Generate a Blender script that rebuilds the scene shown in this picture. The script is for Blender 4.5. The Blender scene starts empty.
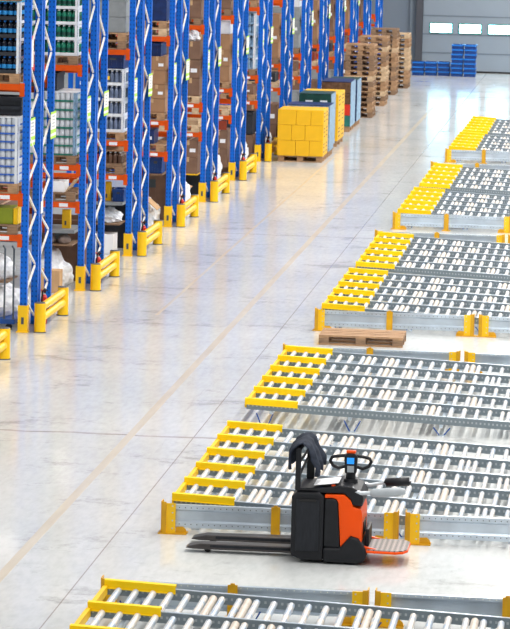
import bpy, math, random
from mathutils import Vector, Matrix, noise
random.seed(7)
COL = bpy.context.scene.collection
SC = bpy.context.scene

# ------------------------------------------------------------------ materials
def rgb(r, g, b):
    f = lambda c: ((c / 255 + .055) / 1.055) ** 2.4 if c > 10 else c / 255 / 12.92
    return (f(r), f(g), f(b), 1)

def mat(name, col, rough=.5, metal=0., var=0., scale=8., stretch=None, spec=.5, bump=0., coat=0.):
    m = bpy.data.materials.new(name); m.use_nodes = True
    nt = m.node_tree; b = nt.nodes['Principled BSDF']
    b.inputs['Base Color'].default_value = col
    b.inputs['Roughness'].default_value = rough
    b.inputs['Metallic'].default_value = metal
    b.inputs['Specular IOR Level'].default_value = spec
    if coat: b.inputs['Coat Weight'].default_value = coat
    if var or bump:
        tc = nt.nodes.new('ShaderNodeTexCoord'); mp = nt.nodes.new('ShaderNodeMapping')
        mp.inputs['Scale'].default_value = stretch or (1, 1, 1)
        n = nt.nodes.new('ShaderNodeTexNoise'); n.inputs['Scale'].default_value = scale; n.inputs['Detail'].default_value = 5
        nt.links.new(tc.outputs['Object'], mp.inputs['Vector']); nt.links.new(mp.outputs['Vector'], n.inputs['Vector'])
        if var:
            r = nt.nodes.new('ShaderNodeValToRGB')
            r.color_ramp.elements[0].position = .3; r.color_ramp.elements[1].position = .7
            r.color_ramp.elements[0].color = tuple(max(0, c * (1 - var)) for c in col[:3]) + (1,)
            r.color_ramp.elements[1].color = tuple(min(1, c * (1 + var * .7)) for c in col[:3]) + (1,)
            nt.links.new(n.outputs['Fac'], r.inputs['Fac']); nt.links.new(r.outputs['Color'], b.inputs['Base Color'])
        if bump:
            bp = nt.nodes.new('ShaderNodeBump'); bp.inputs['Strength'].default_value = bump; bp.inputs['Distance'].default_value = .02
            nt.links.new(n.outputs['Fac'], bp.inputs['Height']); nt.links.new(bp.outputs['Normal'], b.inputs['Normal'])
    return m

def emis(name, col, s):
    m = bpy.data.materials.new(name); m.use_nodes = True
    b = m.node_tree.nodes['Principled BSDF']
    b.inputs['Base Color'].default_value = col
    b.inputs['Emission Color'].default_value = col; b.inputs['Emission Strength'].default_value = s
    return m

M = dict(
    blue=mat('blue_paint', rgb(0, 98, 204), .4, var=.12, scale=3, spec=.3),
    orange=mat('orange_beam_paint', rgb(214, 80, 4), .5, var=.15, scale=5, spec=.25),
    yellowbright=mat('bright_yellow_plate', rgb(255, 212, 0), .45, var=.05, scale=4, spec=.3),
    yellow=mat('yellow_paint', rgb(250, 198, 0), .42, var=.1, scale=4),
    ochre=mat('ochre_yellow_paint', rgb(214, 160, 0), .45, var=.15, scale=6),
    brace=mat('galvanised_brace', rgb(246, 242, 236), .45, var=.05, scale=6),
    galv=mat('galvanised_steel', rgb(196, 208, 220), .32, .55, var=.16, scale=3.5, stretch=(1, 3, 1)),
    roller=mat('roller_sleeve', rgb(206, 211, 217), .4, .3, var=.14, scale=9),
    brake=mat('beige_roller_sleeve', rgb(200, 188, 174), .5, var=.14, scale=9),
    bluecap=mat('blue_plastic', rgb(10, 116, 214), .4),
    strutblue=mat('blue_strut', rgb(30, 80, 160), .45),
    black=mat('black_plastic', rgb(25, 27, 32), .5, var=.2, scale=12, spec=.3),
    charcoal=mat('charcoal_panel', rgb(36, 39, 45), .62, var=.25, scale=14, stretch=(3, 3, .6), spec=.25),
    rubber=mat('rubber', rgb(24, 24, 26), .7),
    capgrey=mat('grey_cap', rgb(74, 78, 84), .5),
    redor=mat('orange_paint', rgb(240, 80, 0), .4, var=.06, scale=3, spec=.25),
    red=mat('red_paint', rgb(205, 40, 24), .35),
    silver=mat('silver_paint', rgb(196, 202, 208), .35, .3),
    padgrey=mat('light_grey_pad', rgb(168, 175, 181), .5, var=.08),
    forksteel=mat('worn_fork_steel', rgb(74, 70, 70), .38, .5, var=.5, scale=6, stretch=(.6, 6, 1)),
    cloth=mat('dark_cloth', rgb(44, 50, 62), .9, var=.35, scale=20, spec=.2),
    paper=mat('white_paper', rgb(244, 246, 250), .6),
    wood=mat('pallet_wood', rgb(170, 134, 100), .8, var=.35, scale=7, stretch=(1, 6, 6)),
    woodlt=mat('pale_wood', rgb(204, 176, 142), .8, var=.28, scale=7, stretch=(1, 6, 6)),
    wooddk=mat('weathered_wood', rgb(138, 110, 86), .85, var=.4, scale=6, stretch=(1, 5, 5)),
    card=mat('cardboard', rgb(156, 118, 86), .8, var=.12, scale=4),
    carddk=mat('brown_cardboard', rgb(122, 92, 74), .8, var=.2, scale=4),
    cardlt=mat('tan_cardboard', rgb(200, 160, 116), .8, var=.12, scale=4),
    tape=mat('packing_tape', rgb(190, 156, 118), .3),
    sticker=mat('white_sticker', rgb(232, 234, 240), .5),
    lime=mat('lime_sign', rgb(176, 226, 62), .5),
    signwhite=mat('sign_white', rgb(240, 242, 232), .5),
    print=mat('dark_print', rgb(70, 78, 80), .6),
    white=mat('white_film', rgb(224, 229, 236), .35, var=.1, scale=6),
    film=mat('crumpled_film', rgb(236, 240, 246), .3, var=.12, scale=16, bump=.8),
    navy=mat('navy_wrap', rgb(14, 44, 96), .35, var=.35, scale=9),
    dkgreen=mat('dark_green_wrap', rgb(10, 66, 58), .4, var=.3, scale=7),
    teal=mat('teal_crate', rgb(10, 104, 96), .45, var=.2, scale=7),
    bluewrap=mat('pale_blue_wrap', rgb(132, 164, 194), .35, var=.45, scale=14),
    crateblue=mat('blue_crate', rgb(2, 66, 140), .45, var=.25, scale=6),
    cratedk=mat('dark_crate', rgb(34, 40, 50), .55, var=.25, scale=9),
    cola=mat('dark_bottle', rgb(24, 30, 44), .18, var=.3, scale=12),
    bluelab=mat('blue_label', rgb(30, 132, 200), .5),
    green=mat('green_bottle', rgb(36, 120, 96), .2, var=.35, scale=12),
    clearb=mat('clear_bottle', rgb(108, 122, 150), .18, var=.3, scale=10),
    brownb=mat('brown_bottle', rgb(94, 68, 54), .25, var=.4, scale=12),
    pale=mat('pale_can', rgb(212, 218, 226), .3, .1, var=.16, scale=14),
    bluetrim=mat('blue_tray', rgb(52, 98, 184), .5),
    greentrim=mat('green_tray', rgb(26, 112, 98), .5),
    olive=mat('olive_carton', rgb(128, 140, 20), .6, var=.12),
    ybox=mat('yellow_carton', rgb(240, 184, 0), .5, var=.06, scale=3),
    ylab=mat('faded_print', rgb(150, 110, 40), .6),
    sack=mat('grey_brown_sack', rgb(140, 124, 116), .8, var=.25, scale=7),
    greysheet=mat('grey_board', rgb(136, 142, 146), .7, var=.12),
    dkred=mat('dark_red_board', rgb(140, 52, 26), .7, var=.2),
    blackfilm=mat('black_film', rgb(30, 34, 44), .35, var=.3, scale=9),
    cage=mat('cage_tube', rgb(92, 100, 108), .4, .5),
    cyan=mat('cyan_sheet', rgb(70, 190, 240), .5),
    wall=mat('wall_panel', rgb(114, 126, 140), .6, var=.06, scale=.6),
    doorm=mat('door_panel', rgb(140, 152, 164), .5, var=.05, scale=.8),
    seam=mat('door_seam', rgb(108, 120, 132), .6),
    frame=mat('dark_door_frame', rgb(74, 76, 84), .6),
    bloomframe=mat('green_bloom_window_frame', rgb(30, 160, 120), .4),  # green-cyan of the frame paints the bloom edging the bright panes
    pane=emis('daylight_pane', (.33, .74, 1, 1), 15.),
    marking=mat('faded_yellow_marking', rgb(208, 198, 180), .22, var=.1, scale=2, stretch=(3,.4,1)),
    screen=emis('blue_screen', rgb(30, 140, 235), .5),
    concrete=None,
)

def tread():
    m = mat('tread_plate', rgb(112, 104, 100), .45, .5)
    nt = m.node_tree; b = nt.nodes['Principled BSDF']
    tc = nt.nodes.new('ShaderNodeTexCoord'); mp = nt.nodes.new('ShaderNodeMapping'); mp.inputs['Rotation'].default_value = (0, 0, .785)
    ck = nt.nodes.new('ShaderNodeTexChecker'); ck.inputs['Scale'].default_value = 28
    ck.inputs['Color1'].default_value = rgb(150, 138, 132); ck.inputs['Color2'].default_value = rgb(78, 74, 74)
    nt.links.new(tc.outputs['Object'], mp.inputs['Vector']); nt.links.new(mp.outputs['Vector'], ck.inputs['Vector'])
    nt.links.new(ck.outputs['Color'], b.inputs['Base Color'])
    return m
M['tread'] = tread()
def worn_roller():
    m = mat('worn_roller', rgb(208, 212, 216), .42, .25)
    nt = m.node_tree; b = nt.nodes['Principled BSDF']
    g = nt.nodes.new('ShaderNodeNewGeometry'); n = nt.nodes.new('ShaderNodeTexNoise'); n.inputs['Scale'].default_value = 5.5; n.inputs['Detail'].default_value = 3
    nt.links.new(g.outputs['Position'], n.inputs['Vector'])
    r = nt.nodes.new('ShaderNodeValToRGB'); e = r.color_ramp.elements
    e[0].position, e[0].color, e[1].position, e[1].color = .38, rgb(172, 188, 206), .6, rgb(222, 214, 204)
    nt.links.new(n.outputs['Fac'], r.inputs['Fac']); nt.links.new(r.outputs['Color'], b.inputs['Base Color'])
    return m
M['roller'] = worn_roller()

def perforated():
    m = mat('perforated_rail', rgb(140, 152, 164), .4, .6)
    nt = m.node_tree; b = nt.nodes['Principled BSDF']
    tc = nt.nodes.new('ShaderNodeTexCoord'); sp = nt.nodes.new('ShaderNodeSeparateXYZ')
    nt.links.new(tc.outputs['Object'], sp.inputs[0])
    def mth(op, a, bb):
        n = nt.nodes.new('ShaderNodeMath'); n.operation = op
        for i, v in enumerate((a, bb)):
            if isinstance(v, (int, float)): n.inputs[i].default_value = v
            else: nt.links.new(v, n.inputs[i])
        return n.outputs[0]
    fx = mth('ABSOLUTE', mth('SUBTRACT', mth('FRACT', mth('DIVIDE', sp.outputs[0], .05), 0), .5), 0)
    zz = mth('ADD', sp.outputs[2], mth('MULTIPLY', sp.outputs[0], .04))
    fz = mth('ABSOLUTE', mth('ADD', zz, .045), 0)
    hole = mth('MULTIPLY', mth('LESS_THAN', fx, .2), mth('LESS_THAN', fz, .012))
    mx = nt.nodes.new('ShaderNodeMix'); mx.data_type = 'RGBA'
    mx.inputs['A'].default_value = rgb(128, 140, 148); mx.inputs['B'].default_value = rgb(176, 184, 190)
    nt.links.new(hole, mx.inputs['Factor']); nt.links.new(mx.outputs['Result'], b.inputs['Base Color'])
    return m
M['rail'] = perforated()

def punched():
    m = mat('punched_blue_upright', rgb(0, 98, 204), .45, spec=.3)
    nt = m.node_tree; b = nt.nodes['Principled BSDF']
    tc = nt.nodes.new('ShaderNodeTexCoord'); sp = nt.nodes.new('ShaderNodeSeparateXYZ')
    nt.links.new(tc.outputs['Object'], sp.inputs[0])
    def mth(op, a, bb):
        n = nt.nodes.new('ShaderNodeMath'); n.operation = op
        for i, v in enumerate((a, bb)):
            if isinstance(v, (int, float)): n.inputs[i].default_value = v
            else: nt.links.new(v, n.inputs[i])
        return n.outputs[0]
    fz = mth('ABSOLUTE', mth('SUBTRACT', mth('FRACT', mth('DIVIDE', sp.outputs[2], .075), 0), .5), 0)
    fx = mth('LESS_THAN', mth('ABSOLUTE', mth('SUBTRACT', mth('ABSOLUTE', sp.outputs[0], 0), .028), 0), .009)
    hole = mth('MULTIPLY', mth('LESS_THAN', fz, .17), fx)
    mx = nt.nodes.new('ShaderNodeMix'); mx.data_type = 'RGBA'
    mx.inputs['A'].default_value = rgb(0, 98, 204); mx.inputs['B'].default_value = rgb(0, 54, 128)
    nt.links.new(hole, mx.inputs['Factor']); nt.links.new(mx.outputs['Result'], b.inputs['Base Color'])
    return m
M['upright'] = punched()

def concrete():
    m = bpy.data.materials.new('polished_concrete'); m.use_nodes = True
    nt = m.node_tree; b = nt.nodes['Principled BSDF']; L = nt.links.new
    tc = nt.nodes.new('ShaderNodeTexCoord')
    def nz(scale, detail, st, rough=.5):
        mp = nt.nodes.new('ShaderNodeMapping'); mp.inputs['Scale'].default_value = st
        n = nt.nodes.new('ShaderNodeTexNoise'); n.inputs['Scale'].default_value = scale; n.inputs['Detail'].default_value = detail
        n.inputs['Roughness'].default_value = rough
        L(tc.outputs['Object'], mp.inputs['Vector']); L(mp.outputs['Vector'], n.inputs['Vector']); return n.outputs['Fac']
    def ramp(f, p0, c0, p1, c1):
        r = nt.nodes.new('ShaderNodeValToRGB'); e = r.color_ramp.elements
        e[0].position, e[0].color, e[1].position, e[1].color = p0, c0, p1, c1
        L(f, r.inputs['Fac']); return r.outputs['Color']
    def mul(a, c, f=1.):
        x = nt.nodes.new('ShaderNodeMix'); x.data_type = 'RGBA'; x.blend_type = 'MULTIPLY'; x.inputs['Factor'].default_value = f
        L(a, x.inputs['A']); L(c, x.inputs['B']); return x.outputs['Result']
    base = ramp(nz(.55, 6, (1, .5, 1), .6), .3, rgb(203, 209, 211), .7, rgb(224, 227, 226))
    warm = ramp(nz(.22, 3, (1, .3, 1)), .4, (1, 1, 1, 1), .75, rgb(250, 242, 234))
    scuff = ramp(nz(1.5, 12, (.5, .62, 1), .78), .36, rgb(214, 213, 212), .45, (1, 1, 1, 1))
    fine = ramp(nz(14, 5, (1, .25, 1), .6), .3, rgb(242, 242, 242), .6, (1, 1, 1, 1))
    tyre = ramp(nz(.8, 8, (2.2, .12, 1), .72), .28, rgb(226, 224, 222), .38, (1, 1, 1, 1))
    c = mul(mul(mul(mul(base, warm), scuff), fine), tyre)
    # saw-cut joints: thin dark lines of the slab
    sp = nt.nodes.new('ShaderNodeSeparateXYZ'); L(tc.outputs['Object'], sp.inputs[0])
    def mth(op, a, bb):
        n = nt.nodes.new('ShaderNodeMath'); n.operation = op
        for i, v in enumerate((a, bb)):
            if isinstance(v, (int, float)): n.inputs[i].default_value = v
            else: L(v, n.inputs[i])
        return n.outputs[0]
    jx = mth('LESS_THAN', mth('ABSOLUTE', mth('ADD', sp.outputs[0], 5.0), 0), .007)
    wob = mth('MULTIPLY', mth('SUBTRACT', nz(2.2, 4, (1, 1, 1)), .5), .22)
    jy = mth('LESS_THAN', mth('ABSOLUTE', mth('ADD', mth('SUBTRACT', sp.outputs[1], 40.66), wob), 0), .05)
    jy2 = mth('LESS_THAN', mth('ABSOLUTE', mth('ADD', mth('SUBTRACT', sp.outputs[1], 64.4), wob), 0), .03)
    j = mth('MAXIMUM', mth('MULTIPLY', jx, .55), mth('MULTIPLY', mth('MAXIMUM', jy, jy2), mth('MULTIPLY', nz(3., 4, (1, 1, 1)), .85)))
    x = nt.nodes.new('ShaderNodeMix'); x.data_type = 'RGBA'; L(j, x.inputs['Factor']); L(c, x.inputs['A']); x.inputs['B'].default_value = rgb(128, 106, 98)
    L(x.outputs['Result'], b.inputs['Base Color'])
    rr = nt.nodes.new('ShaderNodeMapRange'); rr.inputs['To Min'].default_value = .09; rr.inputs['To Max'].default_value = .19
    L(nz(1.1, 5, (1, .4, 1)), rr.inputs['Value']); L(rr.outputs['Result'], b.inputs['Roughness'])
    bp = nt.nodes.new('ShaderNodeBump'); bp.inputs['Strength'].default_value = .05; bp.inputs['Distance'].default_value = .02
    L(nz(3, 4, (1, 1, 1)), bp.inputs['Height']); L(bp.outputs['Normal'], b.inputs['Normal'])
    b.inputs['Specular IOR Level'].default_value = .34
    return m
M['concrete'] = concrete()

# ------------------------------------------------------------------ mesh helpers
class MB:
    """collects faces; build() links them as one mesh object"""
    def __init__(s): s.v = []; s.f = []; s.m = []; s.sm = []; s.mats = []
    def mi(s, k):
        if k not in s.mats: s.mats.append(k)
        return s.mats.index(k)
    def add(s, vs, fs, k, smooth=False):
        o = len(s.v); s.v += [tuple(v) for v in vs]; i = s.mi(k)
        for f in fs: s.f.append([o + a for a in f]); s.m.append(i); s.sm.append(smooth)
    def box(s, x0, x1, y0, y1, z0, z1, k):
        vs = [(x, y, z) for z in (z0, z1) for y in (y0, y1) for x in (x0, x1)]
        s.add(vs, [(0, 2, 3, 1), (4, 5, 7, 6), (0, 1, 5, 4), (2, 6, 7, 3), (0, 4, 6, 2), (1, 3, 7, 5)], k); return s
    def obox(s, a, b, w, h, k, up=(0, 0, 1)):
        """bar from a to b, width w (sideways), height h (along up)"""
        a, b = Vector(a), Vector(b); d = (b - a).normalized(); u = Vector(up)
        r = d.cross(u)
        if r.length < 1e-4: r = d.cross(Vector((1, 0, 0)))
        r.normalize(); u = r.cross(d)
        vs = [p + r * (sx * w / 2) + u * (sy * h / 2) for p in (a, b) for sx, sy in ((-1, -1), (1, -1), (1, 1), (-1, 1))]
        s.add(vs, [(3, 2, 1, 0), (4, 5, 6, 7), (0, 1, 5, 4), (1, 2, 6, 5), (2, 3, 7, 6), (3, 0, 4, 7)], k); return s
    def cyl(s, a, b, r, k, n=12, r2=None, cap=None):
        a, b = Vector(a), Vector(b); d = (b - a).normalized(); r2 = r if r2 is None else r2
        u = d.orthogonal().normalized(); w = d.cross(u)
        ring = lambda p, q: [p + (u * math.cos(2 * math.pi * i / n) + w * math.sin(2 * math.pi * i / n)) * q for i in range(n)]
        s.add(ring(a, r) + ring(b, r2), [(i, (i + 1) % n, n + (i + 1) % n, n + i) for i in range(n)], k, True)
        s.add(ring(a, r), [tuple(range(n))[::-1]], cap or k); s.add(ring(b, r2), [tuple(range(n))], cap or k); return s
    def tube(s, pts, r, k, n=8, closed=False):
        P = [Vector(p) for p in pts]; N = len(P); rings = []; u = None
        for i, p in enumerate(P):
            d = ((P[(i + 1) % N] - P[i - 1]) if closed or 0 < i < N - 1 else (P[1] - P[0] if i == 0 else P[-1] - P[-2])).normalized()
            if u is None: u = d.orthogonal().normalized()
            u = (u - d * u.dot(d)).normalized(); w = d.cross(u)
            rr = r[i] if isinstance(r, (list, tuple)) else r
            rings.append([p + (u * math.cos(2 * math.pi * j / n) + w * math.sin(2 * math.pi * j / n)) * rr for j in range(n)])
        vs = [v for q in rings for v in q]; fs = []
        for i in range(N if closed else N - 1):
            a, b = i * n, ((i + 1) % N) * n
            fs += [(a + j, a + (j + 1) % n, b + (j + 1) % n, b + j) for j in range(n)]
        s.add(vs, fs, k, True)
        if not closed: s.add(rings[0], [tuple(range(n))[::-1]], k); s.add(rings[-1], [tuple(range(n))], k)
        return s
    def prism(s, poly, axis, a, b, k):
        """poly in the plane across axis, run from a to b along axis ('x','y','z')"""
        mk = {'y': lambda p, q: (p[0], q, p[1]), 'x': lambda p, q: (q, p[0], p[1]), 'z': lambda p, q: (p[0], p[1], q)}[axis]
        n = len(poly); vs = [mk(p, a) for p in poly] + [mk(p, b) for p in poly]
        fs = [tuple(range(n)), tuple(range(2 * n - 1, n - 1, -1))] + [(i, n + i, n + (i + 1) % n, (i + 1) % n) for i in range(n)]
        s.add(vs, fs, k); return s
    def lathe(s, prof, x, y, z, n=8):
        """prof: [(r, z, material of the band above)]"""
        for (r0, z0, k), (r1, z1, _) in zip(prof, prof[1:]):
            R = lambda r, zz: [(x + r * math.cos(2 * math.pi * i / n), y + r * math.sin(2 * math.pi * i / n), z + zz) for i in range(n)]
            s.add(R(r0, z0) + R(r1, z1), [(i, (i + 1) % n, n + (i + 1) % n, n + i) for i in range(n)], k, True)
        r, zz, _ = prof[-1]; k = prof[-2][2]
        s.add([(x + r * math.cos(2 * math.pi * i / n), y + r * math.sin(2 * math.pi * i / n), z + zz) for i in range(n)], [tuple(range(n))], k)
        return s
    def build(s, name, parent=None, bevel=0., loc=None, fix=True):
        off = wloc(parent) if parent else Vector(loc or (0, 0, 0))
        me = bpy.data.meshes.new(name)
        me.from_pydata([Vector(v) - off for v in s.v], [], s.f)
        for k in s.mats: me.materials.append(M[k])
        me.polygons.foreach_set('material_index', s.m); me.polygons.foreach_set('use_smooth', s.sm); me.update()
        if fix:
            import bmesh
            bm = bmesh.new(); bm.from_mesh(me); bmesh.ops.recalc_face_normals(bm, faces=bm.faces); bm.to_mesh(me); bm.free()
        o = bpy.data.objects.new(name, me); COL.objects.link(o)
        if parent: o.parent = parent
        else: o.location = off
        if bevel:
            b = o.modifiers.new('edge', 'BEVEL'); b.width = bevel; b.segments = 2; b.limit_method = 'ANGLE'; b.angle_limit = .7
        return o

def wloc(o):
    p = Vector((0, 0, 0))
    while o: p += o.location; o = o.parent
    return p
def tag(o, label, cat, group=None, kind=None):
    if label: o['label'] = label
    if cat: o['category'] = cat
    if group: o['group'] = group
    if kind: o['kind'] = kind
    return o
def thing(name, label, cat, loc, group=None):
    o = bpy.data.objects.new(name, None); o.empty_display_size = .1; COL.objects.link(o); o.location = loc
    return tag(o, label, cat, group)
def copy_tree(o, loc=None, label=None, parent=None):
    c = o.copy(); COL.objects.link(c)
    if parent: c.parent = parent
    if loc is not None: c.location = loc
    if label: c['label'] = label
    for ch in list(o.children): copy_tree(ch, parent=c)
    return c
def struct(o): o['kind'] = 'structure'; return o
ORD = ['first', 'second', 'third', 'fourth', 'fifth', 'sixth', 'seventh', 'eighth', 'ninth', 'tenth', 'eleventh', 'twelfth', 'thirteenth', 'fourteenth', 'fifteenth', 'sixteenth']

# ------------------------------------------------------------------ setting
YW = 121.6
struct(MB().box(-45, 28, -6, YW + .3, -.3, 0, 'concrete').build('floor'))
w = MB(); w.box(-45, 28, YW, YW + .3, 0, 12, 'wall')
for i in range(-45, -7): w.box(i - .02 + .35, i + .02 + .35, YW - .02, YW, 0, 12, 'wall')
struct(w.build('wall_far'))
struct(MB().box(-45.3, -45, -6, YW, 0, 12, 'wall').build('wall_left'))
struct(MB().box(28, 28.3, -6, YW, 0, 12, 'wall').build('wall_right'))
d = MB(); d.box(-7.26, -2.3, YW - .09, YW, .06, 5.2, 'doorm')
door = struct(d.build('door_1'))
sm = MB()
for z in (.66, 1.30, 1.94, 2.58, 3.22, 3.86, 4.5): sm.box(-7.26, -2.3, YW - .10, YW - .088, z - .02, z + .02, 'seam')
sm.build('panel_seam', door)
MB().box(-7.26, -2.3, YW - .10, YW - .02, 0.0, .06, 'rubber').build('bottom_seal', door)
struct(MB().box(-7.5, -7.27, YW - .16, YW, 0, 5.3, 'frame').box(-7.72, -7.64, YW - .1, YW, 0, 5.3, 'seam').build('trim_1'))
struct(MB().box(-2.29, -2.05, YW - .16, YW, 0, 5.3, 'frame').build('trim_2'))
struct(MB().box(-8.02, -7.74, YW - .3, YW - .02, .45, 1.05, 'signwhite').box(-7.98, -7.78, YW - .31, YW - .3, .6, .95, 'wall').build('trim_3'))
for i in range(5):
    x = -7.02 + i * 1.005
    f = MB(); z0, z1, x1 = 1.34, 1.69, x + .79
    f.box(x, x1, YW - .125, YW - .09, z0, z0 + .03, 'bloomframe').box(x, x1, YW - .125, YW - .09, z1 - .03, z1, 'bloomframe')
    f.box(x, x + .03, YW - .125, YW - .09, z0 + .03, z1 - .03, 'bloomframe').box(x1 - .03, x1, YW - .125, YW - .09, z0 + .03, z1 - .03, 'bloomframe')
    wn = struct(f.build('window_%d' % (i + 1)))
    MB().box(x + .03, x1 - .03, YW - .108, YW - .1, z0 + .03, z1 - .03, 'pane').build('pane', wn)
struct(MB().box(-5.80, -5.70, 20, 105, 0, .0015, 'marking').build('trim_4'))
struct(MB().box(-7.02, -6.97, 52, 84, 0, .0015, 'marking').build('trim_5'))

# ------------------------------------------------------------------ wooden pallets
def pallet_mb(k='wood', L=1.2, W=.8, only=None):
    """L along x, W along y, height .144"""
    m = {n: MB() for n in ('deck', 'stringer', 'block', 'runner')}
    for i in range(5):
        w_ = (.145, .1, .145, .1, .145)[i]; y = (0, .178, .3275, .522, .655)[i] * W / .8
        m['deck'].box(0, L, y, y + w_, .122, .144, k)
    for x in (0, L / 2 - .072, L - .145): m['stringer'].box(x, x + .145, 0, W, .1, .122, k)
    for x in (0, L / 2 - .072, L - .145):
        for y, w_ in ((0, .1), (W / 2 - .072, .145), (W - .1, .1)): m['block'].box(x, x + .145, y, y + w_, .022, .1, k)
    for y, w_ in ((0, .1), (W / 2 - .072, .145), (W - .1, .1)): m['runner'].box(0, L, y, y + w_, 0, .022, k)
    return m
def merge(*ms):
    r = MB()
    for m in ms:
        o = len(r.v); r.v += m.v
        for f, i, s_ in zip(m.f, m.m, m.sm):
            r.f.append([o + a for a in f]); r.m.append(r.mi(m.mats[i])); r.sm.append(s_)
    return r
PAL = {}
def pallet(x, y, z, label, k='wood', L=.8, W=1.1, group='wooden pallets under the goods', rot=0):
    key = (k, L, W)
    if key not in PAL:
        o = merge(*pallet_mb(k, L, W).values()).build('wooden_pallet'); PAL[key] = o
    else:
        o = PAL[key].copy(); COL.objects.link(o)
    o.location = (x, y, z); o.rotation_euler.z = rot
    return tag(o, label, 'pallet', group)
# the lone pallet in the gap between the conveyor blocks
t = thing('wooden_pallet', 'lone empty wooden pallet lying on the floor before the second conveyor guard beam', 'pallet', (-4.30, 49.35, 0))
for i in range(5):
    w_ = (.145, .1, .145, .1, .145)[i]; y = (0, .178, .3275, .522, .655)[i]
    MB().box(-4.30, -3.10, 49.35 + y, 49.35 + y + w_, .122, .144, 'wood').build('deck_board', t)
for x in (0, .528, 1.055):
    MB().box(-4.3 + x, -4.3 + x + .145, 49.35, 50.15, .1, .122, 'wood').build('stringer', t)
    for y, w_ in ((0, .1), (.328, .145), (.7, .1)): MB().box(-4.3 + x, -4.3 + x + .145, 49.35 + y, 49.35 + y + w_, .022, .1, 'wooddk').build('block', t)
for y, w_ in ((0, .1), (.328, .145), (.7, .1)): MB().box(-4.3, -3.1, 49.35 + y, 49.35 + y + w_, 0, .022, 'wood').build('bottom_board', t)

# ------------------------------------------------------------------ roller conveyor beds
SL = -.04
RM = {}
def roller_mesh(kind, ln):
    key = (kind, round(ln, 2))
    if key not in RM:
        m = MB()
        r, k = (.036, 'brake') if kind == 'brake_roller' else (.031, 'roller')
        m.cyl((0, -ln / 2, 0), (0, ln / 2, 0), r, k, 12)
        m.cyl((0, -ln / 2 - .03, 0), (0, -ln / 2, 0), .012, 'galv', 6).cyl((0, ln / 2, 0), (0, ln / 2 + .03, 0), .012, 'galv', 6)
        o = m.build('roller'); RM[key] = o.data
        bpy.data.objects.remove(o)
        if kind == 'cap':
            pass
    return RM[key]
CAPM = None
def cap_mesh():
    global CAPM
    if CAPM is None:
        o = MB().cyl((0, -.035, 0), (0, .035, 0), .031, 'bluecap', 12).build('end_cap'); CAPM = o.data; bpy.data.objects.remove(o)
    return CAPM
def bed(xl, y0, pitch, n, label, xr=.25, per=20, h=.33, braking=(4, 6, 13, 19), capk=6):
    root = thing('roller_conveyor_bed', label, 'roller conveyor', (xl, y0, 0), 'roller conveyor beds on the floor')
    zt = lambda x: h + SL * (x - xl)
    def slab(m, xa, xb, ya, yb, za, zb, k):
        vs = [(x, y, zt(x) + z) for z in (za, zb) for y in (ya, yb) for x in (xa, xb)]
        m.add(vs, [(0, 2, 3, 1), (4, 5, 7, 6), (0, 1, 5, 4), (2, 6, 7, 3), (0, 4, 6, 2), (1, 3, 7, 5)], k)
    rest = MB(); nparts = 0
    for j in range(n + 1):
        y = y0 + j * pitch
        m = MB()
        slab(m, xl, xr, y - .018, y - .012, -.095, 0, 'rail'); slab(m, xl, xr, y + .012, y + .018, -.095, 0, 'rail')
        slab(m, xl, xr, y - .018, y + .018, 0, .005, 'galv')
        bb = [Vector(v) - Vector((xl, y, zt(xl))) for v in m.v]
        o = m.build('side_rail', root)
        # local origin at the rail's left end so that the punched holes follow it
        me = o.data; dv = Vector((0, y - y0, h)); me.transform(Matrix.Translation(-dv)); o.location = dv
        g = MB(); xe = xl + .62
        slab(g, xl - .02, xe, y - .034, y - .026, -.03, .032, 'yellowbright')
        slab(g, xl - .02, xe, y - .034, y + .04, .032, .04, 'yellowbright'); slab(g, xl - .02, xe, y + .032, y + .04, .01, .032, 'yellowbright')
        slab(g, xl - .02, xe, y - .046, y - .034, -.036, -.028, 'yellowbright')
        g.build('guide_plate', root)
    for j in range(n):
        ya, yb = y0 + j * pitch, y0 + (j + 1) * pitch; yc = (ya + yb) / 2; ln = pitch - .1
        e = MB(); slab(e, xl - .03, xl + .01, ya + .036, yb - .036, -.085, -.01, 'yellow'); e.build('end_stop', root)
        xs = []; x = xl + .11; i = 0
        while x < xr - .05:
            xs.append((x, 'roller', i))
            if i in [b + (j * 3) % 5 for b in braking]: xs.append((x + .0775, 'brake_roller', i))
            x += .155; i += 1
        for c, (x, kd, i) in enumerate(xs):
            if c < per:
                o = bpy.data.objects.new(kd, roller_mesh(kd, ln)); COL.objects.link(o); o.parent = root
                o.location = (x - xl, yc - y0, zt(x) - .046)
                if kd == 'brake_roller': o['label'] = 'thicker beige roller'
                elif (i + 2 * j) % capk == 2 and i >= 4:
                    k = bpy.data.objects.new('end_cap', cap_mesh()); COL.objects.link(k); k.parent = o; k.location = (0, -ln / 2 + .02, 0); k['label'] = 'blue end cap'
            else:
                rest.cyl((x, yc - ln / 2 - .03, zt(x) - .046), (x, yc + ln / 2 + .03, zt(x) - .046), .027, 'roller', 8)
    if rest.v: tag(rest.build('roller', root), None, None, None, 'stuff')
    for x in (xl + .3, xl + 1.25, xl + 2.35, xl + 3.45, xl + 4.5):
        if x < xr: MB().box(x - .02, x + .02, y0 - .02, y0 + n * pitch + .02, zt(x) - .135, zt(x) - .097, 'galv').build('cross_beam', root)
    for yy in (y0 + .01, y0 + n * pitch - .01):
        for x in (xl + .22, xl + 1.28, xl + 2.36, xl + 3.45, xl + 4.4):
            if x > xr: continue
            s = MB(); zt_ = zt(x) - .137
            if zt_ > .03:
                s.obox((x - .10, yy, zt_), (x - .03, yy, .012), .014, .01, 'strutblue', (0, 1, 0)); s.obox((x + .10, yy, zt_), (x + .03, yy, .012), .014, .01, 'strutblue', (0, 1, 0))
                s.box(x - .045, x + .045, yy - .02, yy + .02, 0, .012, 'galv')
                s.build('support_foot', root)
    return root
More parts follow.
